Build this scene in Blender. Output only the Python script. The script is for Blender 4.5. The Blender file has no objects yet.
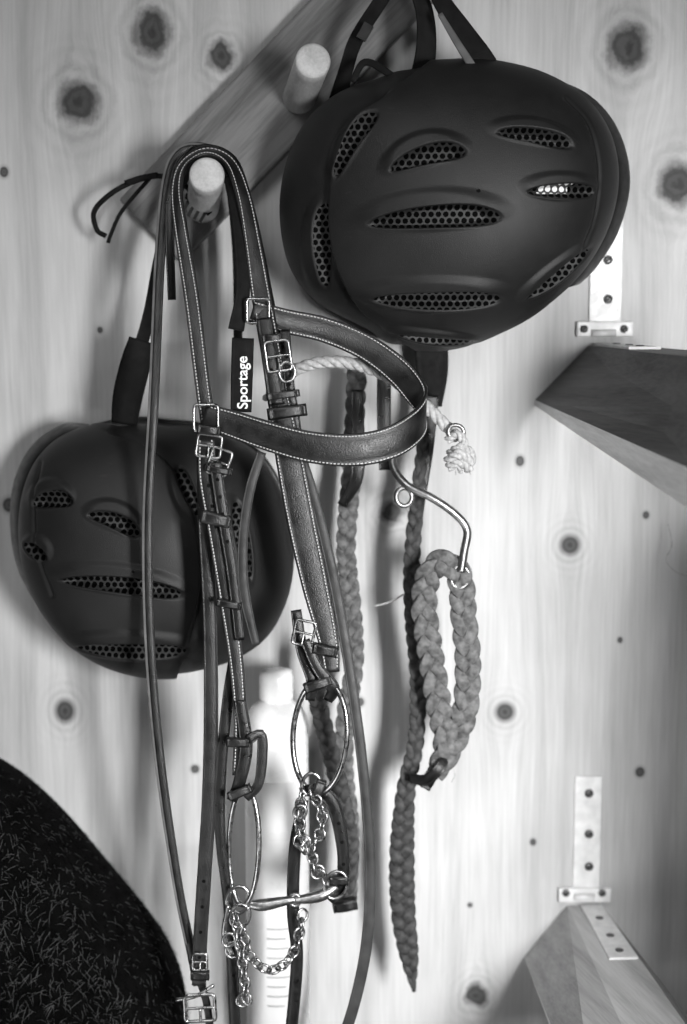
import bpy, math, random
import numpy as np
from mathutils import Vector
random.seed(3); rng=np.random.default_rng(5)
scene=bpy.context.scene
try:
    scene.view_settings.view_transform='Standard'
    scene.view_settings.look='None'
except Exception: pass

# ---------------- camera model (wall is the plane y=0, camera in front of it) ---------------
F=1500.0; TH=math.atan(200/1500.0)
CAM=np.array([0,-1.5,1.5])
FW=np.array([0,math.cos(TH),-math.sin(TH)]); UP=np.array([0,math.sin(TH),math.cos(TH)]); RT=np.array([1.,0,0])
def P(px,py,d=0.0):
    r=FW+RT*((px-343.5)/F)+UP*((512-py)/F)
    t=(-d-CAM[1])/r[1]
    return CAM+r*t
def proj(p):
    q=p-CAM; z=q@FW
    return 343.5+F*(q@RT)/z, 512-F*(q@UP)/z
def mm(d): return 0.001*(1.5-d)/1.5
cam_d=bpy.data.cameras.new('camera'); cam=bpy.data.objects.new('camera',cam_d)
scene.collection.objects.link(cam); scene.camera=cam
cam.location=CAM; cam.rotation_euler=(math.pi/2-TH,0,0)
cam_d.sensor_fit='VERTICAL'; cam_d.sensor_height=36; cam_d.sensor_width=36*687/1024; cam_d.lens=F/1024*36
cam_d.clip_start=0.05
cam_d.dof.use_dof=True; cam_d.dof.focus_distance=1.32; cam_d.dof.aperture_fstop=2.8

# ---------------- materials ----------------
def g(v): return (v,v,v,1)
class NT:
    def __init__(s,name):
        s.m=bpy.data.materials.new(name); s.m.use_nodes=True; s.t=s.m.node_tree; s.t.nodes.clear()
        s.out=s.t.nodes.new('ShaderNodeOutputMaterial'); s.b=s.t.nodes.new('ShaderNodeBsdfPrincipled')
        s.t.links.new(s.b.outputs[0],s.out.inputs[0])
    def n(s,t,**k):
        x=s.t.nodes.new(t)
        for a,b in k.items(): setattr(x,a,b)
        return x
    def l(s,a,b): s.t.links.new(a,b)
    def setin(s,inp,v):
        if isinstance(v,bpy.types.NodeSocket): s.l(v,inp)
        else: inp.default_value=v
    def M(s,op,a,b=0.0,c=0.0,clamp=False):
        x=s.n('ShaderNodeMath',operation=op); x.use_clamp=clamp
        s.setin(x.inputs[0],a); s.setin(x.inputs[1],b); s.setin(x.inputs[2],c); return x.outputs[0]
    def V(s,op,a,b=(0,0,0)):
        x=s.n('ShaderNodeVectorMath',operation=op)
        s.setin(x.inputs[0],a); s.setin(x.inputs[1],b)
        return x.outputs[1] if op in('LENGTH','DISTANCE','DOT_PRODUCT') else x.outputs[0]
    def noise(s,vec,scale,detail=3,rough=.5):
        x=s.n('ShaderNodeTexNoise'); s.l(vec,x.inputs['Vector']); x.inputs['Scale'].default_value=scale
        x.inputs['Detail'].default_value=detail; x.inputs['Roughness'].default_value=rough; return x.outputs[0]
    def ramp(s,f,stops):
        x=s.n('ShaderNodeValToRGB'); s.setin(x.inputs[0],f); e=x.color_ramp.elements
        while len(e)<len(stops): e.new(.5)
        for i,(p,v) in enumerate(stops): e[i].position=p; e[i].color=g(v)
        return x.outputs[0]
    def pos(s): return s.n('ShaderNodeNewGeometry').outputs['Position']
    def bump(s,h,st=.3,dist=.001):
        x=s.n('ShaderNodeBump'); s.l(h,x.inputs['Height']); x.inputs['Strength'].default_value=st; x.inputs['Distance'].default_value=dist
        s.l(x.outputs[0],s.b.inputs['Normal'])
MATS={}
def simple(name,v,rough,metal=0,var=.2,nscale=60,bump=.2,bscale=900,spec=.5):
    t=NT(name); p=t.pos(); nz=t.noise(p,nscale,4)
    t.l(t.ramp(nz,[(.3,v*(1-var)),(.7,v*(1+var))]),t.b.inputs['Base Color'])
    r=t.noise(p,nscale*2.3,3); t.l(t.ramp(r,[(.3,max(0,rough-.08)),(.7,min(1,rough+.1))]),t.b.inputs['Roughness'])
    t.b.inputs['Metallic'].default_value=metal; t.b.inputs['Specular IOR Level'].default_value=spec
    if bump: t.bump(t.noise(p,bscale,3),bump,.0006)
    MATS[name]=t.m; return t.m
simple('leather_black',.004,.34,var=.6,bump=.45,bscale=1300,spec=.42)
simple('leather_dark',.009,.37,var=.9,nscale=55,bump=.6,bscale=900,spec=.45)
simple('leather_grey',.03,.5,var=.4,bump=.4,bscale=1000,spec=.35)
simple('leather_edge',.10,.6,var=.3,spec=.3)
simple('braid_grey',.105,.6,var=.55,nscale=180,bump=.7,bscale=1300,spec=.3)
simple('braid_dark',.038,.55,var=.55,nscale=180,bump=.7,bscale=1300,spec=.3)
simple('thread_white',.65,.8,var=.1)
simple('rope_white',.42,.85,var=.3,nscale=300,bump=.6,bscale=2500)
simple('steel',.38,.3,metal=1,var=.4,nscale=120,bump=.08)
simple('steel_dull',.32,.36,metal=1,var=.3,nscale=200,bump=.1)
simple('zinc_plate',.75,.5,metal=.1,var=.12,nscale=90,bump=.08)
simple('screw_dark',.10,.4,metal=.5)
simple('webbing_black',.004,.7,var=.3,bump=.5,bscale=1800,spec=.2)
simple('plastic_black',.005,.38,bump=.05,spec=.38)
simple('fleece_black',.003,.95,var=.5,bump=.9,bscale=500,spec=.05)
simple('hair_grey',.09,.6,bump=0,spec=.3)
simple('label_white',.85,.6,var=.03,bump=0)
simple('bottle_plastic',.8,.28,var=.03,bump=0)
simple('bottle_label',.66,.3,var=.06,nscale=20,bump=0)
simple('bottle_print',.3,.5,bump=0)
simple('liner_dark',.003,.8,spec=.08)
simple('floor_concrete',.4,.8,nscale=12)

def wood(name,lo,hi,axis,rough=.6):
    t=NT(name); p=t.pos()
    ax=np.array(axis,float); ax/=np.linalg.norm(ax)
    along=t.V('DOT_PRODUCT',p,tuple(ax))
    o1=np.cross(ax,[.3,.8,.5]); o1/=np.linalg.norm(o1); o2=np.cross(ax,o1)
    c=t.n('ShaderNodeCombineXYZ')
    t.l(t.V('DOT_PRODUCT',p,tuple(o1)),c.inputs[0]); t.l(t.V('DOT_PRODUCT',p,tuple(o2)),c.inputs[1])
    t.l(t.M('MULTIPLY',along,.06),c.inputs[2])
    a=t.noise(c.outputs[0],60,3); b=t.noise(c.outputs[0],420,3,.65)
    f=t.M('ADD',t.M('MULTIPLY',a,.6),t.M('MULTIPLY',b,.4))
    t.l(t.ramp(f,[(.35,lo),(.62,hi)]),t.b.inputs['Base Color'])
    t.b.inputs['Roughness'].default_value=rough; t.bump(b,.35,.001); t.b.inputs['Specular IOR Level'].default_value=.3
    MATS[name]=t.m
wood('rack_wood',.08,.19,(1,0,1.03))
wood('peg_wood',.38,.56,(0,1,.1))
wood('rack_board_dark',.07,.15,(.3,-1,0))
wood('rack_board_lit',.6,.85,(.3,-1,-.1))  # paler copy of the board wood; light painted onto the lower edges
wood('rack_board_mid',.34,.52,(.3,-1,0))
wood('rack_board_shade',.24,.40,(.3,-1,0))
wood('shelf_wood',.03,.06,(1,0,0))

# plywood wall
KN=[(78,103,15,1),(152,32,14,1),(222,57,10,1),(628,47,15,1),(677,185,14,1),(570,545,8,1),(505,712,8,1),(65,711,8,1),(392,512,9,1),
(477,996,9,1),(520,461,4,0),(640,772,4.5,0),(646,515,3,0),(360,702,4,0),(533,842,3,0),(195,769,4,0),(9,505,6,0),(4,172,4,0),
(465,640,2.2,0),(100,330,2.5,0),(620,640,2.5,0),(470,905,2.5,0),(-80,600,15,1),(780,400,15,1)]
def plywood():
    t=NT('plywood_pine'); p=t.pos()
    s=t.n('ShaderNodeSeparateXYZ'); t.l(p,s.inputs[0]); x,z=s.outputs[0],s.outputs[2]
    c=t.n('ShaderNodeCombineXYZ'); t.l(x,c.inputs[0]); t.l(z,c.inputs[2]); q=c.outputs[0]
    dn=t.n('ShaderNodeTexNoise'); t.l(q,dn.inputs['Vector']); dn.inputs['Scale'].default_value=50; dn.inputs['Detail'].default_value=4; dn.inputs['Roughness'].default_value=.62
    off=t.V('MULTIPLY',t.V('SUBTRACT',dn.outputs['Color'],(.5,.5,.5)),(.018,0,.021))
    qd=t.V('ADD',q,off)
    m=None; mb=None; disp=None
    for (a,b,r,big) in KN:
        w=P(a,b,0); R=r*.001
        # dark core: weakly distorted for little pin knots, strongly for large ones
        src=qd if r>=9 else q
        v=t.V('MULTIPLY',t.V('SUBTRACT',src,(w[0],0,w[2])),(1/R,0,1/(R*(1.0+.25*random.random()))))
        L=t.V('LENGTH',v)
        m=L if m is None else t.M('MINIMUM',m,L)
        if big:
            v2=t.V('MULTIPLY',t.V('SUBTRACT',qd,(w[0],0,w[2])),(1/R,0,.42/R)); L2=t.V('LENGTH',v2)
            # grain is pushed sideways around the knot
            sx=t.n('ShaderNodeSeparateXYZ'); t.l(v2,sx.inputs[0])
            push=t.M('MULTIPLY',t.M('DIVIDE',sx.outputs[0],t.M('ADD',t.M('MULTIPLY',L2,L2),.6)),R)
            disp=push if disp is None else t.M('ADD',disp,push)
            mb=L if mb is None else t.M('MINIMUM',mb,L)
    xw=t.M('SUBTRACT',x,t.M('MULTIPLY',disp,1.7))
    cw=t.n('ShaderNodeCombineXYZ'); t.l(xw,cw.inputs[0]); t.l(z,cw.inputs[2]); qw=cw.outputs[0]
    st=t.V('MULTIPLY',qw,(1,0,.10))
    n1=t.noise(st,7,3); n2=t.noise(t.V('MULTIPLY',qw,(1,0,.03)),300,4,.65); n3=t.noise(q,5,3); n4=t.noise(st,45,4,.6); n5=t.noise(q,700,2)
    ph=t.M('ADD',t.M('MULTIPLY',xw,90),t.M('MULTIPLY',n1,34))
    band=t.M('POWER',t.M('MULTIPLY_ADD',t.M('SINE',ph),.5,.5),2)
    fade=t.M('EXPONENT',t.M('MULTIPLY',t.M('MAXIMUM',t.M('SUBTRACT',mb,1.0),0),-1.0))
    ring=t.M('MULTIPLY',t.M('MULTIPLY_ADD',t.M('SINE',t.M('MULTIPLY',mb,6.5)),.5,.5),fade)
    col=t.M('MULTIPLY_ADD',n3,.26,.42)
    col=t.M('SUBTRACT',col,t.M('MULTIPLY',band,.07))
    col=t.M('SUBTRACT',col,t.M('MULTIPLY',t.M('SUBTRACT',n2,.4),.26))
    col=t.M('SUBTRACT',col,t.M('MULTIPLY',t.M('SUBTRACT',n4,.5),.26))
    col=t.M('SUBTRACT',col,t.M('MULTIPLY',t.M('SUBTRACT',n5,.5),.06))
    col=t.M('SUBTRACT',col,t.M('MULTIPLY',ring,.22))
    core=t.ramp(t.M('MULTIPLY',m,.5),[(0,.10),(.20,.22),(.38,.10),(.46,.16),(.58,.74),(.9,1)])
    col=t.M('MULTIPLY',col,t.M('MULTIPLY',core,1.0))
    cc=t.n('ShaderNodeCombineColor')
    for i in range(3): t.l(col,cc.inputs[i])
    t.l(cc.outputs[0],t.b.inputs['Base Color'])
    t.b.inputs['Roughness'].default_value=.6; t.b.inputs['Specular IOR Level'].default_value=.25
    t.bump(t.M('ADD',n2,t.M('MULTIPLY',band,.4)),.3,.0009)
    MATS['plywood']=t.m
plywood()

def helmet_mat():
    t=NT('helmet_shell'); p=t.pos()
    a=t.n('ShaderNodeAttribute'); a.attribute_name='vent'; sd=a.outputs['Fac']
    a2=t.n('ShaderNodeAttribute'); a2.attribute_name='see'; see=a2.outputs['Fac']
    s=t.n('ShaderNodeSeparateXYZ'); t.l(p,s.inputs[0]); K=160.0
    X=t.M('MULTIPLY',s.outputs[0],K); Z=t.M('MULTIPLY',s.outputs[2],K)
    def lat(ox,oz):
        u=t.M('SUBTRACT',t.M('FRACT',t.M('ADD',X,10+ox)),.5)
        v=t.M('MULTIPLY',t.M('SUBTRACT',t.M('FRACT',t.M('DIVIDE',t.M('ADD',Z,10+oz),1.732)),.5),1.732)
        return t.M('SQRT',t.M('ADD',t.M('MULTIPLY',u,u),t.M('MULTIPLY',v,v)))
    d=t.M('MINIMUM',lat(0,0),lat(.5,.866))
    hole=t.M('LESS_THAN',d,.38)
    meshc=t.M('ADD',t.M('MULTIPLY',t.M('SUBTRACT',1,hole),.026),t.M('MULTIPLY',t.M('MULTIPLY',hole,see),.8))  # light showing through one vent is painted in as pale holes
    meshc=t.M('ADD',meshc,.0015)
    ins=t.M('LESS_THAN',sd,0.0)
    n=t.noise(p,22,5,.6); scuff=t.noise(t.V('MULTIPLY',p,(1,1,5)),60,5,.7)
    shell=t.M('ADD',t.M('MULTIPLY_ADD',n,.010,.003),t.M('MULTIPLY',t.M('GREATER_THAN',scuff,.66),.006))
    mx=t.n('ShaderNodeMix'); mx.data_type='FLOAT'; t.l(ins,mx.inputs[0]); t.l(shell,mx.inputs[2]); t.l(meshc,mx.inputs[3])
    cc=t.n('ShaderNodeCombineColor')
    for i in range(3): t.l(mx.outputs[0],cc.inputs[i])
    t.l(cc.outputs[0],t.b.inputs['Base Color'])
    sp=t.n('ShaderNodeMix'); sp.data_type='FLOAT'; t.l(t.M('MULTIPLY',ins,hole),sp.inputs[0]); sp.inputs[2].default_value=.36; sp.inputs[3].default_value=.02
    t.l(sp.outputs[0],t.b.inputs['Specular IOR Level'])
    t.l(t.M('MULTIPLY_ADD',n,.24,.42),t.b.inputs['Roughness'])
    t.bump(t.M('ADD',t.noise(p,1300,2),t.M('MULTIPLY',t.M('MULTIPLY',ins,hole),-2)),.4,.0006)
    MATS['helmet_shell']=t.m
helmet_mat()

# ---------------- mesh builder ----------------
class MB:
    def __init__(s): s.v=[]; s.f=[]; s.m=[]; s.sm=[]; s.mats=[]; s.n=0
    def add(s,v,f,mat,smooth=True):
        if mat not in s.mats: s.mats.append(mat)
        i=s.mats.index(mat); v=np.asarray(v,float)
        s.v.append(v); s.f+= [tuple(int(k)+s.n for k in q) for q in f]; s.m+=[i]*len(f); s.sm+=[smooth]*len(f); s.n+=len(v)
    def build(s,name,parent=None):
        me=bpy.data.meshes.new(name); me.from_pydata(np.concatenate(s.v).tolist(),[],s.f)
        for k in s.mats: me.materials.append(MATS[k])
        me.polygons.foreach_set('material_index',s.m); me.polygons.foreach_set('use_smooth',s.sm); me.update()
        o=bpy.data.objects.new(name,me); scene.collection.objects.link(o)
        if parent: o.parent=parent
        return o
def nrm(a): return a/np.maximum(np.linalg.norm(a,axis=-1,keepdims=True),1e-9)
def crom(A,closed=False,step=.003):
    A=np.asarray(A,float); n=len(A)
    if closed: Q=np.vstack([A[-1],A,A[0],A[1]])
    else: Q=np.vstack([2*A[0]-A[1],A,2*A[-1]-A[-2]])
    out=[]
    for i in range(1,len(Q)-2):
        p0,p1,p2,p3=Q[i-1:i+3]; k=14
        for j in range(k):
            t=j/k; out.append(.5*((2*p1)+(-p0+p2)*t+(2*p0-5*p1+4*p2-p3)*t*t+(-p0+3*p1-3*p2+p3)*t**3))
    if not closed: out.append(Q[-2])
    else: out.append(out[0])
    out=np.array(out); L=np.r_[0,np.cumsum(np.linalg.norm(np.diff(out[:,:3],axis=0),axis=1))]
    m=max(4,int(L[-1]/step)); s=np.linspace(0,L[-1],m+1)
    R=np.stack([np.interp(s,L,out[:,c]) for c in range(out.shape[1])],1)
    if closed: R=R[:-1]
    return R
def rows(pts,w):
    r=[]
    for q in pts:
        p=P(q[0],q[1],q[2]); ww=(q[3] if len(q)>3 and q[3] is not None else w)*mm(q[2]); ti=q[4] if len(q)>4 else 0
        r.append([*p,ww,ti])
    return np.array(r)
def tang(C,closed=False):
    if closed: return nrm(np.roll(C,-1,0)-np.roll(C,1,0))
    return nrm(np.gradient(C,axis=0))
def ring_faces(n,k,closed,caps=True):
    f=[]
    for i in range(n if closed else n-1):
        a=i*k; b=((i+1)%n)*k
        for j in range(k):
            j2=(j+1)%k; f.append((a+j,a+j2,b+j2,b+j))
    if not closed and caps: f.append(tuple(range(k))[::-1]); f.append(tuple((n-1)*k+j for j in range(k)))
    return f
def strap(mb,pts,w=12,th=2.6,mat='leather_black',wdir=None,stitch=False,closed=False,holes=None,edge=True,world=False,puff=0):
    R=np.asarray(pts,float) if world else rows(pts,w)
    R=crom(R,closed); C=R[:,:3]; W=R[:,3]; tl=np.radians(R[:,4]); T=tang(C,closed); n=len(C)
    if wdir is None:
        S=np.cross(T,[0,1,0])
    else:
        wd=np.array(wdir,float); S=wd-(T@wd)[:,None]*T
    S=nrm(S)
    for i in range(1,n):
        if S[i]@S[i-1]<0: S[i]=-S[i]
    # smooth
    for _ in range(3):
        S[1:-1]=nrm(S[:-2]+2*S[1:-1]+S[2:])
    N=np.cross(S,T); S2=S*np.cos(tl)[:,None]+N*np.sin(tl)[:,None]; S=nrm(S2); N=nrm(np.cross(S,T))
    fl=np.where(N[:,1]>0,-1.,1.)[:,None]; NC=N*fl   # camera side normal (for stitching)
    t=th*.001/2
    if w>=9: prof=[(-1,-.3),(-.96,-.85),(-.84,-1.0),(-.74,-.72),(-.6,-.95-puff),(0,-1.08-puff*1.4),(.6,-.95-puff),(.74,-.72),(.84,-1.0),(.96,-.85),(1,-.3),(1,.3),(.96,.85),(.84,1.0),(.74,.72),(.6,.95+puff),(0,1.08+puff*1.4),(-.6,.95+puff),(-.74,.72),(-.84,1.0),(-.96,.85),(-1,.3)]
    else: prof=[(-1,-.45),(-.93,-1),(-.5,-1-puff),(.5,-1-puff),(.93,-1),(1,-.45),(1,.45),(.93,1),(.5,1+puff),(-.5,1+puff),(-.93,1),(-1,.45)]
    V=np.stack([C+S*(a*W/2)[:,None]+N*(b*t) for a,b in prof],1).reshape(-1,3)
    mb.add(V,ring_faces(n,len(prof),closed),mat)
    if stitch:
        seg=1 
        for sg in (-1,1):
            i=0
            while i<n-2:
                off=W[i]/2-.0022
                if off<.001: i+=2; continue
                # dash between i and i+~0.8
                A=C[i]+S[i]*sg*off+NC[i]*(t*.9+.0001); B=C[i+1]+S[i+1]*sg*off+NC[i+1]*(t*.9+.0001); B=A+(B-A)*.62
                a=.00042; q=[]
                for Q in (A,B):
                    for u,v in((-1,0),(-.6,1),(.6,1),(1,0),(0,-1)): q.append(Q+S[i]*u*a+NC[i]*v*a)
                mb.add(q,ring_faces(2,5,False),'thread_white')
                i+=1
    if holes:
        for fr in holes:
            i=int(fr*(n-1)); c=C[i]+NC[i]*(t*(1.1+puff*1.4)+.0002)
            q=[c+(S[i]*math.cos(k)+T[i]*math.sin(k))*.0017 for k in np.linspace(0,2*math.pi,11)[:-1]]
            mb.add(q,[tuple(range(10))],'liner_dark',False)
    return C,S,N
def frames(C,closed=False):
    T=tang(C,closed); n=len(C); U=np.zeros_like(C)
    u=np.cross(T[0],[0,1,0]); 
    if np.linalg.norm(u)<.1: u=np.cross(T[0],[0,0,1])
    u/=np.linalg.norm(u)
    for i in range(n):
        u=u-(u@T[i])*T[i]; u/=np.linalg.norm(u); U[i]=u
    return T,U,np.cross(T,U)
def tube_w(mb,C,r,mat,closed=False,k=10,U=None,V=None,flat=1.0,caps=True):
    if U is None: T,U,V=frames(C,closed)
    r=np.broadcast_to(np.asarray(r,float),(len(C),))[:,None]
    a=np.linspace(0,2*math.pi,k+1)[:-1]
    X=np.stack([C+U*r*math.cos(t)+V*r*flat*math.sin(t) for t in a],1).reshape(-1,3)
    mb.add(X,ring_faces(len(C),k,closed,caps),mat)
def tube(mb,pts,r=3,mat='steel',closed=False,step=.002,k=10):
    R=crom(rows(pts,r),closed,step); tube_w(mb,R[:,:3],R[:,3],mat,closed,k)
def ellipse(mb,cx,cy,d,rx,ry,r,mat='steel',ang=0,tilt=0,n=14,dz=0):
    a=math.radians(ang); pts=[]
    for t in np.linspace(0,2*math.pi,n+1)[:-1]:
        x=rx*math.cos(t); y=ry*math.sin(t)
        pts.append((cx+x*math.cos(a)-y*math.sin(a),cy+x*math.sin(a)+y*math.cos(a),d+math.sin(math.radians(tilt))*rx*.001*math.cos(t)))
    tube(mb,pts,r,mat,True)
def rope(mb,pts,r=5.5,mat='rope_white',world=False,pitch=5.0,strands=3):
    R=crom(rows(pts,r),False,.0012); C=R[:,:3]; W=R[:,3]; T,U,V=frames(C); L=np.r_[0,np.cumsum(np.linalg.norm(np.diff(C,axis=0),axis=1))]
    for j in range(strands):
        ph=2*math.pi*(L/(pitch*W.mean())+j/strands)
        D=C+(U*np.cos(ph)[:,None]+V*np.sin(ph)[:,None])*(W*.5)[:,None]
        tube_w(mb,D,W*.56,mat,k=8)
def braid(mb,pts,w=20,mat='braid_grey',turns=1.9):
    R=crom(rows(pts,w),False,.0016); C=R[:,:3]; W=R[:,3]; T=tang(C); S=nrm(np.cross(T,[0,1,0]))
    for i in range(1,len(S)):
        if S[i]@S[i-1]<0: S[i]=-S[i]
    N=np.cross(S,T); L=np.r_[0,np.cumsum(np.linalg.norm(np.diff(C,axis=0),axis=1))]
    L=L+.0012*np.sin(L*97)+.0008*np.sin(L*231)
    for j in range(3):
        ph=2*math.pi*(L/(turns*1.15*W.mean())+j/3)
        D=C+S*(W*.27*np.sin(ph))[:,None]+N*(W*.11*np.sin(2*ph))[:,None]
        T2=tang(D); S2=nrm(np.cross(T2,N)); N2=np.cross(S2,T2)
        # each strand is a flat leather thong with squared edges
        a=[(-1,-.5),(-.8,-1),(.8,-1),(1,-.5),(1,.5),(.8,1),(-.8,1),(-1,.5)]
        X=np.stack([D+S2*(W*.225*u)[:,None]+N2*(W*.085*v)[:,None] for u,v in a],1).reshape(-1,3)
        mb.add(X,ring_faces(len(D),8,False),mat)
def chain(mb,pts,L=9,w=3.2,r=.9,mat='steel'):
    R=crom(rows(pts,1),False,.0005); C=R[:,:3]; d=pts[0][2]; l=L*mm(d); s=int(l*.72/.0005); T=tang(C); k=0
    for i in range(0,len(C)-1,max(1,s)):
        c=C[i]; t=T[i]; a=np.cross(t,[0,1,0]); a/=np.linalg.norm(a); b=np.cross(t,a)
        u=(a+b*.5) if k%2 else (b+a*-.35); u/=np.linalg.norm(u); k+=1
        q=np.array([c+t*math.cos(x)*l/2+u*math.sin(x)*w*.001*(1.15) for x in np.linspace(0,2*math.pi,15)[:-1]])
        tube_w(mb,q,r*.001,mat,True,6)
def boxw(mb,c,ax,ay,az,mat,bev=.0):
    c=np.array(c,float); v=[]
    for sx in(-1,1):
        for sy in(-1,1):
            for sz in(-1,1): v.append(c+sx*ax+sy*ay+sz*az)
    mb.add(v,[(0,1,3,2),(4,6,7,5),(0,4,5,1),(2,3,7,6),(0,2,6,4),(1,5,7,3)],mat,False)
def boxp(mb,px,py,d,w,h,t,mat,ang=0):
    a=math.radians(ang); s=mm(d)
    boxw(mb,P(px,py,d),np.array([math.cos(a),0,math.sin(a)])*w*s/2,np.array([0,1,0])*t*.0005,np.array([-math.sin(a),0,math.cos(a)])*h*s/2,mat)
def buckle(mb,px,py,d,w,h,ang=0,r=1.5,mat='steel',prong=True):
    a=math.radians(ang); pts=[]
    for x,y in((-.5,-.4),(-.4,-.5),(0,-.5),(.4,-.5),(.5,-.4),(.5,0),(.5,.4),(.4,.5),(0,.5),(-.4,.5),(-.5,.4),(-.5,0)):
        X=x*w;Y=y*h; pts.append((px+X*math.cos(a)+Y*math.sin(a),py-X*math.sin(a)+Y*math.cos(a),d))
    tube(mb,pts,r,mat,True)
    if prong: tube(mb,[(px-h*.5*math.sin(a)*0,py,d+.001),(px+h*.55*math.sin(a),py+h*.55*math.cos(a),d+.003)],r*.8,mat)
    if prong: tube(mb,[(px-w*.5*math.cos(a),py+w*.5*math.sin(a),d),(px+w*.5*math.cos(a),py-w*.5*math.sin(a),d)],r*.8,mat)
def keeper(mb,px,py,d,w,h,ang=0,mat='leather_black',t=9):
    a=math.radians(ang); pts=[(px-h/2*math.sin(a),py-h/2*math.cos(a),d),(px+h/2*math.sin(a),py+h/2*math.cos(a),d)]
    strap(mb,pts,w,t,mat)
def hexa(mb,near,far,mats,smooth=False):
    # near, far: 4 corner world points each, same order
    v=list(far)+list(near)
    fs=[(0,1,2,3),(7,6,5,4),(0,4,5,1),(1,5,6,2),(2,6,7,3),(3,7,4,0)]
    for i,f in enumerate(fs): mb.add([v[k] for k in f],[(0,1,2,3)],mats[i] if isinstance(mats,(list,tuple)) else mats,False)

# ---------------- room ----------------
def plane_obj(name,c,ax,ay,az,mat):
    mb=MB(); boxw(mb,c,np.array(ax,float),np.array(ay,float),np.array(az,float),mat); return mb.build(name)
plane_obj('wall_back',(-.35,.01,1.25),(1.0,0,0),(0,.01,0),(0,0,1.25),'plywood')
plane_obj('floor',(-.35,-1.3,-.01),(1.5,0,0),(0,1.5,0),(0,0,.01),'floor_concrete')
plane_obj('added_shade_panel',(.432,-.45,.675),(.01,0,0),(0,.45,0),(0,0,.675),'shelf_wood')   # unseen panel added to block light and darken the wall's right edge

# ---------------- peg rack ----------------
mb=MB()
dirv=P(390,-15,.0)-P(160,225,.0); dirv/=np.linalg.norm(dirv); per=np.array([-dirv[2],0,dirv[0]])
a=P(160,225,0); L=.56
def bevbox(mb,c,ax,ay,az,mat,b=.003):
    # box with chamfered edges via bmesh
    import bmesh
    bm=bmesh.new(); bmesh.ops.create_cube(bm,size=2)
    M=np.stack([ax,ay,az],1)
    for v in bm.verts:
        w=M@np.array(v.co)+np.array(c); v.co=w
    bmesh.ops.bevel(bm,geom=list(bm.edges),offset=b,segments=2,profile=.5,affect='EDGES')
    bm.verts.ensure_lookup_table(); bmesh.ops.recalc_face_normals(bm,faces=bm.faces)
    v=[tuple(q.co) for q in bm.verts]; f=[tuple(q.index for q in fc.verts) for fc in bm.faces]; bm.free()
    mb.add(v,f,mat,False)
bevbox(mb,a+dirv*L/2-np.array([0,.0125,0]),dirv*(L/2+.01),np.array([0,.0125,0]),per*.042,'rack_wood')
def peg(mb,tip,base,r=.0155):
    A=np.array(base);B=np.array(tip); t=nrm(B-A)
    C=[A-t*.005]+[A+(B-A)*k for k in np.linspace(0,1,10)]; n=np.linalg.norm(B-A)
    C+= [B+t*.0015,B+t*.0022]; rr=[r]*11+[r*.93,r*.8]
    tube_w(mb,np.array(C),np.array(rr),'peg_wood',k=40)
    q,U,V=frames(np.array(C)); 
peg(mb,P(207,175,.15),P(203,207,.022)); peg(mb,P(313,61,.145),P(299,98,.022)); peg(mb,P(420,-50,.15),P(408,-20,.022))
mb.build('coat_peg_rack')

# ---------------- helmets ----------------
def radial(outl,c,n):
    a=[];r=[]
    for x,y in outl:
        a.append(math.atan2(y-c[1],x-c[0])); r.append(math.hypot(x-c[0],y-c[1]))
    a=np.array(a); r=np.array(r); o=np.argsort(a); a=a[o]; r=r[o]
    th=np.linspace(-math.pi,math.pi,n+1)[:-1]
    R=np.interp(th,np.r_[a-2*math.pi,a,a+2*math.pi],np.r_[r,r,r])
    k=int(n*.03); ker=np.hanning(2*k+1); ker/=ker.sum()
    R=np.convolve(np.r_[R[-k:],R,R[:k]],ker,'valid')
    return th,R
def sstep(x): x=np.clip(x,0,1); return x*x*(3-2*x)
def pdist(X,Y,poly):
    best=np.full(X.shape,1e9); sign=np.zeros(X.shape)
    for (x0,y0),(x1,y1) in zip(poly[:-1],poly[1:]):
        dx,dy=x1-x0,y1-y0; t=np.clip(((X-x0)*dx+(Y-y0)*dy)/(dx*dx+dy*dy),0,1)
        d=np.hypot(X-x0-t*dx,Y-y0-t*dy); s=np.sign((X-x0)*dy-(Y-y0)*dx)
        m=d<best; best=np.where(m,d,best); sign=np.where(m,s,sign)
    return best,sign
def smoothpoly(p):
    q=crom(np.array([[x,y,0] for x,y in p],float),False,6.0); return [(a[0],a[1]) for a in q]
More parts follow.
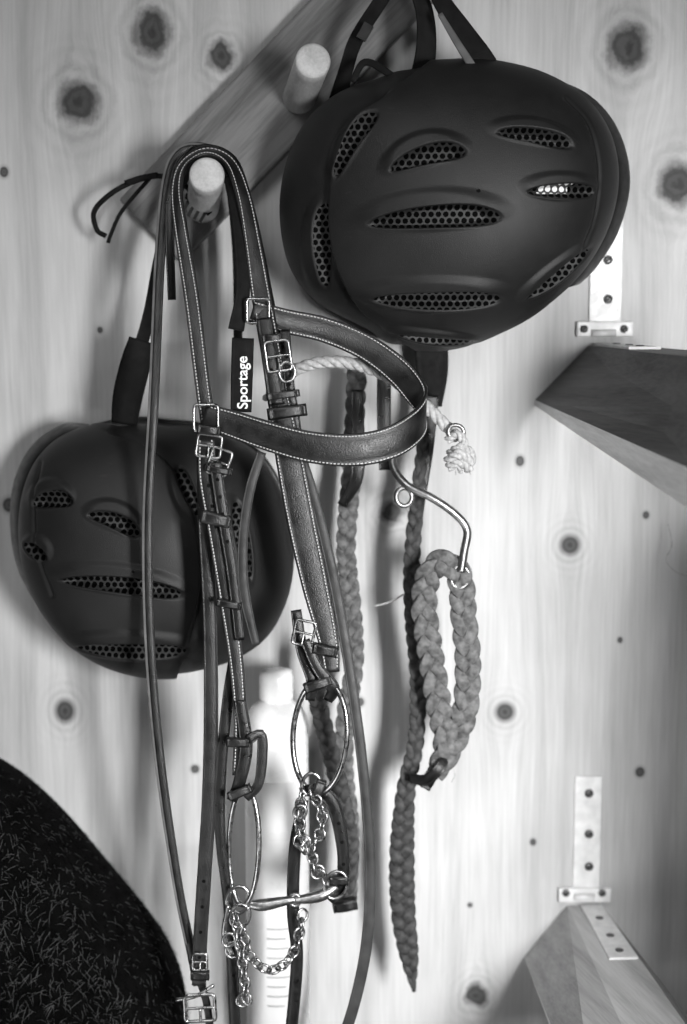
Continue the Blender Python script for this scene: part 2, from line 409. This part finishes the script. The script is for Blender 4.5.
def helmet(name,c,outl,d0,H,S,shift,vents,grooves,steps,visor=None,extra=None):
    n=560; th,Rp=radial(outl,c,n); s=mm(d0); O=P(c[0],c[1],d0)
    phi=np.concatenate([np.linspace(0.004,math.pi/2,230)])
    rings=[];info=[]
    X=np.cos(th)*Rp*s; Z=-np.sin(th)*Rp*s
    for p in phi:
        sr=math.sin(p)**.92; cr=math.cos(p)**.95 if math.cos(p)>0 else 0
        rings.append(np.stack([O[0]+X*sr+shift[0]*s*cr,np.full(n,-(d0+H*cr)),O[2]+Z*sr-shift[1]*s*cr],1)); info.append(1)
    for k in np.linspace(.06,1,20):
        sc=1-.045*k**2; rings.append(np.stack([O[0]+X*sc,np.full(n,-(d0-S*k)),O[2]+Z*sc],1)); info.append(1)
    nout=len(rings)
    for k in (.0,.3,.7,1): # rolled edge
        sc=.955-.03*k; rings.append(np.stack([O[0]+X*sc,np.full(n,-(d0-S-.003*math.sin(math.pi*k))),O[2]+Z*sc],1))
    for p in np.linspace(math.pi/2,0.05,24):
        sr=math.sin(p)*.9; cr=math.cos(p); rings.append(np.stack([O[0]+X*sr+shift[0]*s*cr,np.full(n,-(d0-S*.6+(H+S*.6-.022)*cr)),O[2]+Z*sr-shift[1]*s*cr],1))
    G=np.array(rings); m=len(G)
    V=G.copy()
    # normals of outer
    du=np.roll(G,-1,1)-np.roll(G,1,1); dv=np.gradient(G,axis=0); N=nrm(np.cross(du,dv))
    cen=np.array([O[0],-d0+.02,O[2]]); sg=np.sign(np.sum((G-cen)*N,-1,keepdims=True)); N=N*sg
    pts=G.reshape(-1,3); px,py=proj(pts); px=px.reshape(m,n); py=py.reshape(m,n)
    sd=np.full((m,n),99.); see=np.zeros((m,n)); disp=np.zeros((m,n))
    for v in vents:
        x,y,hl,hw,ang=v[:5]; cv=v[5] if len(v)>5 else 0; a=math.radians(ang)
        u=(px-x)*math.cos(a)-(py-y)*math.sin(a); w=(px-x)*math.sin(a)+(py-y)*math.cos(a)   # w down
        w=w+cv*(u/hl)**2*hw
        # slot: pointed at the rear, flatter along the lower lip
        hh=hw*(1+.22*u/hl)*np.where(w>0,.8,1.0)
        q=np.sqrt((np.abs(u)/hl)**2.4+(np.abs(w)/hh)**2); e=(q-1)*hw*.8
        # raised brow above the slot
        q2=np.sqrt(((u+hl*.06)/(hl*1.25))**2+((w+hw*.75)/(hw*1.9))**2)
        disp=np.maximum(disp,.0030*sstep((1.08-q2)/.45))
        if len(v)>6: see=np.where(e<3,((np.abs(u+6)<hl*.5)&(w<hw*.2))*1.0,see)
        sd=np.minimum(sd,e)
    for poly,w,dep in grooves:
        dd,_=pdist(px,py,smoothpoly(poly)); disp-=dep*np.exp(-(dd/w)**2)
    for poly,w,dep in steps:
        pp=smoothpoly(poly); dd,sg2=pdist(px,py,pp); x=dd*sg2
        endd=np.minimum(np.hypot(px-pp[0][0],py-pp[0][1]),np.hypot(px-pp[-1][0],py-pp[-1][1]))
        disp-=dep*sstep(.5+x/w)*np.exp(-np.maximum(x,0)/60.)*sstep(endd/30)
    rec=sstep((1.0-sd)/3.6)
    disp=disp*(1-rec)+np.minimum(disp,0)*rec-.0085*rec
    mask=np.zeros((m,n)); mask[:nout]=1
    mask[nout-6:nout]*=np.linspace(1,0,6)[:,None]
    V=G+N*(disp*mask)[...,None]
    sd=np.where(mask>0,sd,99.)
    verts=V.reshape(-1,3)
    idx=np.arange(m*n).reshape(m,n)
    a_=idx[:-1]; b_=idx[1:]
    faces=np.stack([a_,np.roll(a_,-1,1),np.roll(b_,-1,1),b_],-1).reshape(-1,4)
    me=bpy.data.meshes.new(name+'_shell'); F_=faces.tolist()
    F_.append(list(range(n))); F_.append(list(range((m-1)*n,m*n)))
    me.from_pydata(verts.tolist(),[],F_)
    at=me.attributes.new('vent','FLOAT','POINT'); at.data.foreach_set('value',sd.reshape(-1))
    at=me.attributes.new('see','FLOAT','POINT'); at.data.foreach_set('value',see.reshape(-1).astype(float))
    me.materials.append(MATS['helmet_shell']); me.materials.append(MATS['liner_dark'])
    mi=np.zeros(len(F_),int); mi[(nout)*n:]=1; mi[-2]=0; me.polygons.foreach_set('material_index',mi)
    me.polygons.foreach_set('use_smooth',[True]*len(F_)); me.update()
    root=bpy.data.objects.new(name,None); scene.collection.objects.link(root)
    o=bpy.data.objects.new('helmet_shell',me); scene.collection.objects.link(o); o.parent=root
    mb=MB()
    # rim trim
    C=G[nout-1]; C=C+np.array([0,.001,0]); tube_w(mb,C[::4],.0032,'plastic_black',True,8)
    if visor: # peak: outer rim points and inner root points (pixels), depth
        out,inn,dv=visor; k=60
        A=crom(np.array([P(x,y,dv) for x,y in out]),False,.004); A=A[np.linspace(0,len(A)-1,k).astype(int)]
        B=crom(np.array([P(x,y,dv+.028) for x,y in inn]),False,.004); B=B[np.linspace(0,len(B)-1,k).astype(int)]
        prof=[]
        for t,h in((0,0),(.02,.0016),(.10,.0026),(.35,.006),(.7,.006),(1,.001),(1,-.003),(.7,.002),(.35,.001),(.08,-.0016),(.02,-.0014)):
            prof.append(A*(1-t)+B*t+np.array([0,-h,0]))
        mb.add(np.stack(prof,1).reshape(-1,3),ring_faces(k,11,False),'plastic_black')
    if extra: extra(mb)
    mb.build('harness_and_trim',root)
    return root
def ex1(mb):
    strap(mb,[(338,100,.07,18),(346,70,.08),(356,40,.09),(378,5,.10),(402,-32,.10),(424,-66,.10)],14,2,'webbing_black')
    strap(mb,[(352,82,.12,6),(366,62,.12),(395,78,.13),(400,84,.12)],7,2.5,'webbing_black')
    strap(mb,[(418,90,.10,22),(426,50,.11,20),(424,10,.11,17),(410,-30,.115,14),(416,-66,.12)],20,2.4,'webbing_black')
    strap(mb,[(494,88,.13,26),(482,64,.135,28),(462,32,.13,22),(441,0,.125,17),(428,-30,.12,14),(424,-66,.12)],20,2.8,'webbing_black')
    strap(mb,[(476,72,.15,8),(458,44,.145,7),(440,14,.14,5)],6,2.5,'leather_edge')
    boxp(mb,365,32,.105,16,10,4,'plastic_black',60)
    strap(mb,[(430,330,.04,34),(432,370,.04,32),(428,405,.045,28)],30,2.5,'webbing_black')
helmet('riding_helmet',(446,208),
 [(330,97),(380,79),(440,70),(500,73),(545,87),(580,110),(601,142),(609,180),(603,222),(583,263),(548,300),(500,330),(450,347),(400,345),(350,325),(310,300),(288,270),(279,230),(279,190),(289,150),(305,120)],
 .10,.105,.062,(22,-8),
 [(427,156,38,10,14,-.5),(435,218,65,12,3,-.25),(437,302,63,10,0,.25),(535,137,37,7.5,-10,-.3),(562,192,33,8,0,0,1),(560,275,38,6,38,.3),(352,142,37,9,58,-.5),(318,247,44,9,92,-.3),(435,341,38,4.5,-6,.5)],
 [([(566,98),(588,122),(598,155),(599,190),(592,228),(575,262)],2.0,.0018)],
 [([(398,84),(352,120),(331,170),(326,220),(334,268),(358,312),(392,336)][::-1],6,.010)],
 visor=([(520,76),(545,77),(585,92),(613,120),(628,158),(629,195),(617,235),(596,268),(580,284)],[(530,86),(548,92),(576,110),(597,142),(604,180),(598,220),(582,258),(572,276),(566,288)],.075),extra=ex1)
def ex2(mb):
    strap(mb,[(124,424,.07,26),(128,395,.075,30),(136,362,.085,30),(142,340,.085,26)],30,2.8,'webbing_black',stitch=False)
    strap(mb,[(140,350,.085,14),(150,310,.085,12),(161,250,.08,11),(178,190,.07,10),(203,158,.06,9),(226,172,.06,9),(236,240,.06,9),(238,330,.06,9),(236,430,.06,9)],10,2,'webbing_black')
helmet('riding_helmet',(158,550),
 [(60,435),(110,419),(165,421),(215,428),(258,450),(284,490),(296,540),(291,600),(270,642),(230,668),(185,679),(130,675),(85,655),(50,620),(29,578),(22,530),(26,490),(38,458)],
 .07,.088,.062,(-12,6),
 [(52,500,20,9,5,-.3),(115,522,27,8.5,-22,-.4),(122,586,60,9,-7,-.25),(132,652,54,8.5,-2,.3),(35,552,14,7,-38,0),(190,490,28,8,112,0),(245,540,40,8,100,0)],
 [([(40,462),(34,500),(36,548),(52,596)],2.2,.002)],
 [([(95,428),(150,446),(186,490),(200,545),(200,600),(184,655)],6,.008)],
 visor=([(88,424),(62,424),(32,445),(14,480),(10,525),(18,570),(40,610),(52,622)],[(92,428),(68,436),(44,458),(30,490),(26,527),(34,568),(52,602),(62,618)],.05),extra=ex2)

# ---------------- bridle ----------------
mb=MB()
# rein draped over peg, falls to the buckle at bottom left
strap(mb,[(248,262,.118,9),(240,200,.108,9),(222,158,.104,9),(200,147,.104,9),(180,152,.106,9),(167,180,.115,10),(160,260,.14,10),(154,400,.178),(148,520,.185),(150,640,.185),(160,760,.185),(177,880,.185),(190,945,.185),(198,985,.185)],10,3.4,'leather_dark')
strap(mb,[(246,262,.121,2.4),(240,200,.111,2.4),(222,156,.107,2.4),(198,144,.107,2.4),(176,150,.109,2.4),(163,180,.119,2.4),(155.5,260,.144,2.4),(149.5,400,.181),(143.5,520,.188),(145.5,640,.188),(155.5,760,.188),(173,880,.188),(186,945,.188)],2.4,1,'leather_edge')  # narrow pale strip: a highlight painted along the rein's edge
# crownpiece / cheekpieces
strap(mb,[(209,430,.198,15),(202,380,.192,15),(192,300,.178,15),(181,230,.155,14,10),(177,190,.14,13,35),(184,165,.13,13,50),(206,152,.124,13,55),(229,162,.128,14,45),(243,195,.14,15,25),(253,245,.152,17,8),(262,300,.168,20),(271,350,.182,21),(279,400,.19,23),(289,455,.196,28),(301,520,.2,29),(315,585,.205,27),(328,640,.21,21),(332,672,.212,16)],18,3.6,'leather_dark',stitch=True)
strap(mb,[(172,300,.14,8),(170,240,.14,9),(172,195,.13,10),(186,160,.118,10,40),(206,148,.114,10,50),(232,160,.118,11,40),(246,200,.13,12),(258,250,.14,12),(270,310,.155,12),(284,370,.165,12),(292,420,.17,11),(300,480,.175,10)],10,3,'leather_black')
# under cheek layer with tab
strap(mb,[(236,330,.17,16),(243,290,.165,14),(240,240,.15,12),(234,200,.135,10),(228,176,.125,9)],12,2.5,'webbing_black')
strap(mb,[(243,338,.185,22),(242,372,.187,22),(241,412,.188,21)],22,2.4,'webbing_black')
# text label
cu=bpy.data.curves.new('label_font','FONT'); cu.body='Sportage'; cu.size=.0165; cu.extrude=.00015; cu.align_x='LEFT'; cu.offset=.00025
to=bpy.data.objects.new('label_font',cu); scene.collection.objects.link(to); bpy.context.view_layer.update()
me=bpy.data.meshes.new_from_object(to.evaluated_get(bpy.context.evaluated_depsgraph_get()))
co=np.array([v.co[:] for v in me.vertices]); ff=[tuple(p.vertices) for p in me.polygons]
sc_=(52*mm(.19))/(co[:,0].max()-co[:,0].min()); o_=P(247.5,409,.1905)
mb.add([o_+np.array([-c[1]*sc_,-c[2]-.0002,c[0]*sc_]) for c in co],ff,'label_white',False)
bpy.data.objects.remove(to); bpy.data.meshes.remove(me)
# throatlatch side with ring + buckle
strap(mb,[(264,318,.19,15),(270,360,.196,15),(277,405,.2,16)],15,3,'leather_black',holes=[.3,.6])
buckle(mb,278,356,.2,24,30,8,1.5); keeper(mb,272,338,.196,20,8,6); ellipse(mb,287,372,.2,8,10,1.6,'steel'); 
strap(mb,[(285,330,.18,10),(289,380,.19,10),(296,430,.19,11),(299,470,.19,9)],10,3,'leather_black',holes=[.2,.4,.6])
keeper(mb,287,412,.2,40,12,8,'leather_black',6); keeper(mb,283,395,.2,34,7,8,'leather_dark',6)
# browband (stands on edge, loops out to the right)
strap(mb,[(252,311,.172,22),(285,321,.168,24),(325,330,.165,25),(365,347,.166,26),(398,371,.172,28),(418,395,.182,30),(424,410,.195,31),(416,426,.210,32),(392,442,.222,33),(355,450,.228,33),(310,447,.226,32),(268,436,.218,30),(235,425,.21,28),(204,415,.205,24)],25,3.0,'leather_dark',wdir=(0,0,1),stitch=True,puff=.3)
buckle(mb,206,418,.21,24,26,0,1.4,prong=False); buckle(mb,258,311,.178,22,24,0,1.4,prong=False)
# left cheekpiece
keeper(mb,209,430,.212,24,9,-5,'leather_black',6)
buckle(mb,209,446,.212,24,22,-8,1.5); buckle(mb,219,462,.213,20,26,-20,1.4)
strap(mb,[(206,440,.208,17),(208,480,.21,19),(217,530,.212,19),(226,590,.212,17),(236,660,.212,15),(240,720,.212,13),(238,775,.212,12)],17,4.2,'leather_dark',stitch=True,holes=[.08,.14,.2,.26])
strap(mb,[(215,462,.218,12),(223,515,.219,12),(232,570,.219,11),(240,640,.218,10)],12,2.6,'leather_black',holes=[.1,.2,.3,.45])
keeper(mb,216,519,.218,31,12,-12,'leather_dark',9); keeper(mb,219,470,.217,26,6,-10,'leather_black',8); keeper(mb,229,604,.218,26,7,-10,'leather_black',8)
strap(mb,[(262,452,.2,9),(250,490,.2,10),(243,540,.198,10),(244,590,.197,11),(256,645,.196,8)],10,2.8,'leather_grey')
strap(mb,[(236,650,.2,12),(228,700,.2,12),(222,760,.2,11),(220,830,.2,11),(228,900,.2,11),(232,960,.2,12),(236,1045,.2,12)],12,3,'leather_black')
# second rein to lower buckle
strap(mb,[(203,455,.198,13),(205,520,.2,14),(210,620,.2,14),(211,720,.2,15),(209,800,.2,15),(204,880,.2,15),(200,945,.2,15),(199,985,.2,15)],15,3.2,'leather_dark',holes=[.8,.85,.9,.95])
strap(mb,[(192,960,.19,8),(206,1000,.19,8),(212,1045,.19,8)],8,3,'leather_dark')
buckle(mb,200,1008,.203,30,26,3,1.9); keeper(mb,200,975,.203,20,8,0,'leather_black',7); buckle(mb,200,962,.203,14,16,0,1.5)
tube(mb,[(176,1000,.2),(196,996,.203),(214,985,.2)],2,'steel')
# bit end loops on left
strap(mb,[(240,700,.215,12),(246,745,.216,14),(240,780,.216,13),(232,800,.21,11)],12,3.4,'leather_black')
strap(mb,[(248,740,.22,10),(261,735,.218,11),(262,760,.218,11),(258,785,.218,10),(246,798,.216,9)],10,3,'leather_dark')
keeper(mb,238,742,.219,24,8,0); keeper(mb,240,792,.219,26,8,25,'leather_dark',8)
# right cheek lower end
strap(mb,[(296,610,.2,11),(302,650,.206,12),(312,680,.21,12),(310,700,.208,10)],12,3.6,'leather_black')
strap(mb,[(305,640,.216,10),(318,668,.218,12),(333,688,.218,14),(328,700,.212,10)],12,3.4,'leather_black')
keeper(mb,325,650,.216,26,10,-12,'leather_black',9); buckle(mb,304,633,.215,20,24,-12,1.5); keeper(mb,318,684,.217,30,9,20,'leather_dark',9)
# long right rein
strap(mb,[(296,440,.16,9),(315,500,.165,10),(334,580,.17,11),(348,660,.175,11),(362,760,.18,11),(370,860,.18,11),(367,940,.18,12),(354,1005,.18,12),(335,1060,.18,12)],11,3.2,'leather_grey')
# hanging straps under the bit
strap(mb,[(303,800,.19,11),(295,850,.19,13),(293,910,.19,13),(297,960,.19,13),(290,1045,.19,13)],13,3,'leather_black')
strap(mb,[(301,792,.205,10),(318,790,.21,14),(334,806,.21,15),(343,850,.208,13),(341,888,.205,12),(330,900,.2,10)],14,3.6,'leather_black',holes=[.4,.55,.7])
keeper(mb,318,790,.213,24,10,70,'leather_dark',8)
keeper(mb,339,880,.21,20,8,0)
mb.build('bridle')

# ---------------- bit ----------------
mb=MB()
ellipse(mb,320,736,.208,27,57,2.9,'steel',ang=3,tilt=40)
ellipse(mb,244,846,.208,15,59,2.9,'steel',ang=1,tilt=50)
tube(mb,[(249,904,.21,4),(262,905,.211,6.5),(285,901,.212,5),(296,899,.212,4)],6,'steel_dull')
tube(mb,[(293,900,.212,4),(305,899,.211,5.2),(322,895,.21,6.5),(337,886,.208,4.5)],6,'steel_dull')
ellipse(mb,295,900,.212,5,6,2,'steel_dull')
for (x,y,r1) in((238,900,14),(240,916,12),(336,885,14),(311,784,11)):
    ellipse(mb,x,y,.212,r1*.8,r1,2,'steel',ang=20)
tube(mb,[(228,905,.215),(224,935,.215),(232,955,.214)],2.6,'steel'); ellipse(mb,233,950,.214,7,8,1.7)
chain(mb,[(236,918,.218),(240,945,.22),(244,975,.22),(247,1000,.218)],L=14,w=4.2,r=1.25)
chain(mb,[(242,930,.213),(252,958,.214),(272,970,.214),(292,955,.214),(301,925,.212),(303,906,.21)],L=14,w=4.2,r=1.25)
chain(mb,[(302,795,.214),(300,825,.216),(310,850,.216),(318,870,.216),(330,886,.213)],L=14,w=4.4,r=1.3)
chain(mb,[(313,792,.217),(322,815,.218),(318,838,.218),(302,850,.217),(297,826,.216)],L=13,w=4.4,r=1.3)
for x,y in((229,940),(243,1000),(318,872),(300,812)): ellipse(mb,x,y,.217,6,7,1.7,ang=30)
mb.build('horse_bit')

# ---------------- cotton rope ----------------
mb=MB()
rope(mb,[(268,400,.12),(280,380,.13),(300,368,.14),(325,362,.145),(355,364,.145),(385,375,.14),(412,394,.14),(434,414,.14),(450,430,.14),(458,438,.14)],6.2)
# whipped end with a small ring and a tight knot
ellipse(mb,456,432,.149,8,7,2.0,'steel_dull',ang=20)
rope(mb,[(448,440,.145),(458,434,.153),(464,444,.155),(456,452,.15)],4.4)
rope(mb,[(450,454,.148),(460,448,.156),(470,453,.152),(471,462,.148)],5)
rope(mb,[(448,461,.15),(458,454,.16),(472,462,.153)],5.4)
rope(mb,[(449,467,.15),(459,462,.158),(470,469,.15)],5)
for i in range(10):
    x=452+random.random()*18; y=468+random.random()*3
    tube(mb,[(x,y,.148),(x+random.uniform(-3,3),y+random.uniform(2,5),.148+random.uniform(-.004,.004))],.5,'rope_white',k=4)
mb.build('cotton_rope')

# ---------------- braided reins with hook ----------------
mb=MB()
braid(mb,[(357,372,.05),(354,430,.055),(350,490,.06),(346,550,.06),(352,610,.06),(354,665,.065),(346,715,.07),(344,770,.075),(350,830,.08),(352,900,.08,12)],21,'braid_grey')
braid(mb,[(318,650,.09),(316,690,.09),(326,735,.09),(340,790,.09),(350,850,.09),(346,908,.09,14)],20,'braid_dark')
strap(mb,[(357,390,.07,12),(358,450,.08,14),(356,480,.08,13),(342,505,.07,10)],12,3,'leather_black')
keeper(mb,345,905,.1,26,10,10,'leather_dark',10)
mb.build('braided_lead')
mb=MB()
strap(mb,[(384,365,.07,14),(384,420,.08,14),(385,470,.09,12)],13,3,'leather_black')
strap(mb,[(431,395,.065,16),(426,450,.07,15),(418,500,.075,15),(413,545,.08,13)],15,3,'leather_black')
braid(mb,[(424,430,.07,12),(418,490,.08,15),(412,560,.085),(413,620,.085),(418,680,.085),(416,740,.085),(406,790,.085,21),(402,850,.085,27),(403,910,.085,27),(409,955,.085,21),(414,992,.085,4)],18,'braid_dark')
braid(mb,[(434,772,.105,18),(446,745,.11),(438,700,.11),(430,650,.11),(424,605,.11),(430,572,.115),(446,562,.12),(460,578,.12),(464,620,.115),(468,665,.115),(464,715,.11),(448,752,.11),(436,776,.105,18)],28,'braid_grey')
keeper(mb,431,776,.105,28,10,62,'leather_dark',14)
strap(mb,[(410,778,.1,10),(425,780,.112,12),(438,770,.118,12),(446,756,.11,9)],11,3,'leather_dark')
tube(mb,[(392,452,.10),(395,470,.11),(408,486,.12),(432,498,.125),(455,514,.125),(467,530,.125),(464,552,.125),(461,572,.125)],4.2,'steel_dull')
ellipse(mb,404,497,.118,8,9,2.4,'steel_dull'); ellipse(mb,460,577,.122,9,11,2.2,'steel_dull',ang=10)
tube(mb,[(375,606,.06),(390,602,.062),(405,594,.07),(415,594,.08)],.9,'rope_white')
tube(mb,[(452,760,.1),(455,775,.1),(452,782,.1)],.7,'rope_white')
mb.build('braided_reins')

# ---------------- leather lace on peg ----------------
mb=MB()
tube(mb,[(196,196,.05),(180,182,.055),(158,176,.06),(130,183,.06),(108,196,.06),(94,212,.055),(97,230,.05),(106,236,.05)],2.6,'webbing_black')
tube(mb,[(150,178,.064),(134,196,.06),(120,214,.055),(111,234,.05),(108,243,.05)],2.0,'webbing_black')
strap(mb,[(125,183,.064,5),(142,178,.066,6),(158,175,.066,6)],5,2,'webbing_black')
strap(mb,[(186,196,.064,6),(198,200,.066,7),(210,214,.066,6)],5,4,'webbing_black')
for i in range(4): boxp(mb,186+i*6,206+i*3,.07,3,16,3,'plastic_black',-30)
mb.build('leather_lace')

# ---------------- brackets and saddle racks ----------------
def screw(mb,px,py,d,r=4.6):
    c=P(px,py,d); 
    q=np.array([c+np.array([0,k,0]) for k in(.001,-.0005,-.0014)]); tube_w(mb,q,np.array([r,r,r*.6])*mm(d),'screw_dark',k=18)
    boxw(mb,c+np.array([0,-.0016,0]),np.array([r*.0005,0,r*.0004]),np.array([0,.0003,0]),np.array([-.0003,0,.0004]),'liner_dark')
# saddle racks: an upside-down V of boards with a flat ridge board; a hinge plate screws to the wall and the ridge
def rack(rl,rr,ll,lr,d1,nl,nr,nll,nlr,th,th2,vert,mats,br):
    mb=MB()
    W=lambda q,d:P(q[0],q[1],d)
    a0,b0,l0,r0=W(rl,0.0),W(rr,0.0),W(ll,0.0),W(lr,0.0)
    a1,b1,l1,r1=W(nl,d1),W(nr,d1),W(nll,d1),W(nlr,d1)
    dn=np.array([0,0,-1.])
    hexa(mb,[a1,b1,b1+dn*.012,a1+dn*.012],[a0,b0,b0+dn*.012,a0+dn*.012],mats[0])
    def inn(a,l,t,s):
        v=nrm(l-a); n=np.array([-v[2],0,v[0]])*s
        return (n*(1-vert)+dn*vert)*t
    k0=inn(a0,l0,th,1); k1=inn(a1,l1,th2,1)
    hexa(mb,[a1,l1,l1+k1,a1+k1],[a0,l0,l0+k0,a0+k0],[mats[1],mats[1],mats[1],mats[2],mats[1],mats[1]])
    k0=inn(b0,r0,th,-1); k1=inn(b1,r1,th2,-1)
    hexa(mb,[b1,r1,r1+k1,b1+k1],[b0,r0,r0+k0,b0+k0],mats[1])
    mb.build('saddle_rack')
    # bracket
    cx,y0,y1,w,fy,fx0,fx1,u0,u1,tl=br
    mb=MB(); c=(P(cx,y0,0)+P(cx,y1,0))/2; h=(P(cx,y0,0)-P(cx,y1,0))[2]/2
    bevbox(mb,c-np.array([0,.0016,0]),np.array([w*.0005,0,0]),np.array([0,.0015,0]),np.array([0,0,h]),'zinc_plate',.0008)
    for k in (.15,.5,.78): screw(mb,cx+2,y0+(y1-y0)*k,.0035)
    a=P(fx0,fy,0); b=P(fx1,fy,0); c=(a+b)/2
    bevbox(mb,c-np.array([0,.004,0]),np.array([(b[0]-a[0])/2,0,0]),np.array([0,.0035,0]),np.array([0,0,.0075]),'zinc_plate',.0012)
    screw(mb,fx0+8,fy,.0078,4); screw(mb,fx1-8,fy,.0078,4)
    tube_w(mb,np.array([P(fx0+16,fy+4,.009),P(fx1-16,fy+4,.009)]),.0035,'zinc_plate',k=12)
    up=np.array([0,0,.0025]); Q=lambda u,t:(a0*(1-u)+b0*u)*(1-t)+(a1*(1-u)+b1*u)*t+up*1.15
    hexa(mb,[Q(u0,tl),Q(u1,tl),Q(u1,tl)-up,Q(u0,tl)-up],[Q(u0,.01),Q(u1,.01),Q(u1,.01)-up,Q(u0,.01)-up],'zinc_plate')
    for t in (.3,.62,.88):
        cc=Q((u0+u1)/2,tl*t); tube_w(mb,np.array([cc-up*.3,cc+up*.3,cc+up*.5]),np.array([.004,.004,.0025]),'screw_dark',k=16)
    mb.build('shelf_bracket')
rack((588,346),(640,346),(535,400),(688,402),.40,(738,362),(830,362),(700,473),(880,470),.006,.034,.95,['rack_board_dark','rack_board_dark','rack_board_lit'],(606,190,330,32,329,576,632,.08,.6,.30))
rack((567,905),(602,905),(524,957),(645,962),.40,(672,1135),(760,1130),(600,1150),(830,1200),.012,.016,.2,['rack_board_mid','rack_board_shade','rack_board_lit'],(587,776,892,28,893,558,610,.35,.95,.30))

# ---------------- shelf, bottle ----------------
mb=MB(); bevbox(mb,(-.2,-.13,.69),np.array([.5,0,0]),np.array([0,.13,0]),np.array([0,0,.012]),'shelf_wood'); mb.build('wall_shelf')
mb=MB()
bc=P(277,800,.055); bx=bc[0]; by=-.055
def lathe(mb,prof,mat,k=48):
    v=[];n=len(prof)
    for r,z in prof:
        for t in np.linspace(0,2*math.pi,k+1)[:-1]: v.append((bx+r*math.cos(t),by+r*math.sin(t),z))
    mb.add(v,ring_faces(n,k,False),mat)
zs=P(276,716,.055)[2]
R_=.0315
lathe(mb,[(R_-.002,.7022),(R_,.705),(R_,zs-.02),(R_*.985,zs-.008),(R_*.93,zs),(R_*.8,zs+.009),(.017,zs+.015),(.0145,zs+.017),(.0145,zs+.022)],'bottle_plastic')
lathe(mb,[(R_+.0001,.76),(R_+.0003,.762),(R_+.0003,zs-.06),(R_+.0001,zs-.059)],'bottle_label')
lathe(mb,[(.0165,zs+.018),(.0168,zs+.020),(.0168,zs+.040),(.0155,zs+.046),(.009,zs+.048)],'bottle_plastic')
def patch(z0,z1,t0,t1,mat):
    v=[];K=12
    for j in range(K+1):
        t=-math.pi/2+t0+(t1-t0)*j/K
        for zz in (z0,z1): v.append((bx+(R_+.0006)*math.cos(t),by+(R_+.0006)*math.sin(t),zz))
    mb.add(v,[(2*j,2*j+2,2*j+3,2*j+1) for j in range(K)],mat)
for i in range(9):
    z=.815+i*.010; patch(z,z+.0015,-.30,[.25,.4,.3,.45,.1][i%5],'bottle_print')
mb.build('spray_bottle')

# ---------------- fleece saddle pad ----------------
mb=MB()
E=[(-90,712),(-40,738),(0,758),(30,778),(66,812),(104,856),(142,902),(168,939),(184,982),(189,1035),(190,1100),(190,1150)]
E=crom(np.array([[x,y,0.] for x,y in E]),False,5.0)[:,:2]
hub=np.array([-120,1160.]); G=[]; T_=np.r_[0,np.linspace(0.0,1,50)**1.3]
for i,t in enumerate(T_):
    q=E*(1-t)+hub*t
    d=.03+.13*(1-(1-min(1,t*3.2))**2)**.5 if i>0 else .004
    row=[P(x,y,d+.004*math.sin(x*.05+y*.03)*min(1,t*5)) for x,y in q]; row=[(a[0],a[1],max(a[2],.705)) for a in row]; G.append(row)
G=np.array(G); m,n=G.shape[:2]
mb.add(G.reshape(-1,3),[(i*n+j,i*n+j+1,(i+1)*n+j+1,(i+1)*n+j) for i in range(m-1) for j in range(n-1)],'fleece_black')
V=[];Fc=[];V2=[];F2=[]
for h in range(26000):
    i=int(rng.integers(1,m-6)); j=int(rng.integers(0,n-1)); a,b=rng.random(2)
    c=(G[i,j]*(1-a)+G[i+1,j]*a)*(1-b)+(G[i,j+1]*(1-a)+G[i+1,j+1]*a)*b
    if c[2]<.72: continue
    ang=rng.uniform(0,2*math.pi); l=rng.uniform(.003,.008); 
    dr=np.array([math.cos(ang),-.9,math.sin(ang)])*l; wv=np.array([-math.sin(ang),0,math.cos(ang)])*.00022
    light=rng.random()<.16
    if light: dr*=1.4; wv=wv*.8
    bend=np.array([rng.uniform(-1,1),.3,-1])*l*.4
    p0=c;p1=c+dr*.55;p2=c+dr+bend
    VV,FF=(V2,F2) if light else (V,Fc)
    k=len(VV); VV+= [p0-wv,p0+wv,p1-wv,p1+wv,p2]; FF+=[(k,k+1,k+3,k+2),(k+2,k+3,k+4)]
mb.add(V,Fc,'fleece_black'); mb.add(V2,F2,'hair_grey')
mb.build('fleece_saddle_pad')

mb=MB(); tube(mb,[(668,524,.02),(672,545,.03),(666,560,.03),(676,572,.03),(688,576,.02)],.6,'rope_white',k=5); mb.build('loose_thread')

# ---------------- light ----------------
w=bpy.data.worlds.new('world'); scene.world=w; w.use_nodes=True
w.node_tree.nodes['Background'].inputs[0].default_value=g(.8); w.node_tree.nodes['Background'].inputs[1].default_value=.045
def area(name,loc,tgt,sx,sy,e,spread=180):
    l=bpy.data.lights.new(name,'AREA'); l.shape='RECTANGLE'; l.size=sx; l.size_y=sy; l.energy=e; l.spread=math.radians(spread)
    o=bpy.data.objects.new(name,l); scene.collection.objects.link(o); o.location=loc
    o.rotation_euler=(Vector(tgt)-Vector(loc)).to_track_quat('-Z','Y').to_euler()
area('window_light',(-.5,-1.8,2.6),(.15,0,1.08),.7,.7,2.6,75)
area('doorway_light',(.60,-1.7,1.35),(.20,0,1.00),.20,.45,8.4,66)
area('added_bounce_light',(-.75,-1.0,.35),(.3,-.2,1.2),.5,.5,1.3,90)  # added fill standing in for floor bounce on the racks' lower left faces
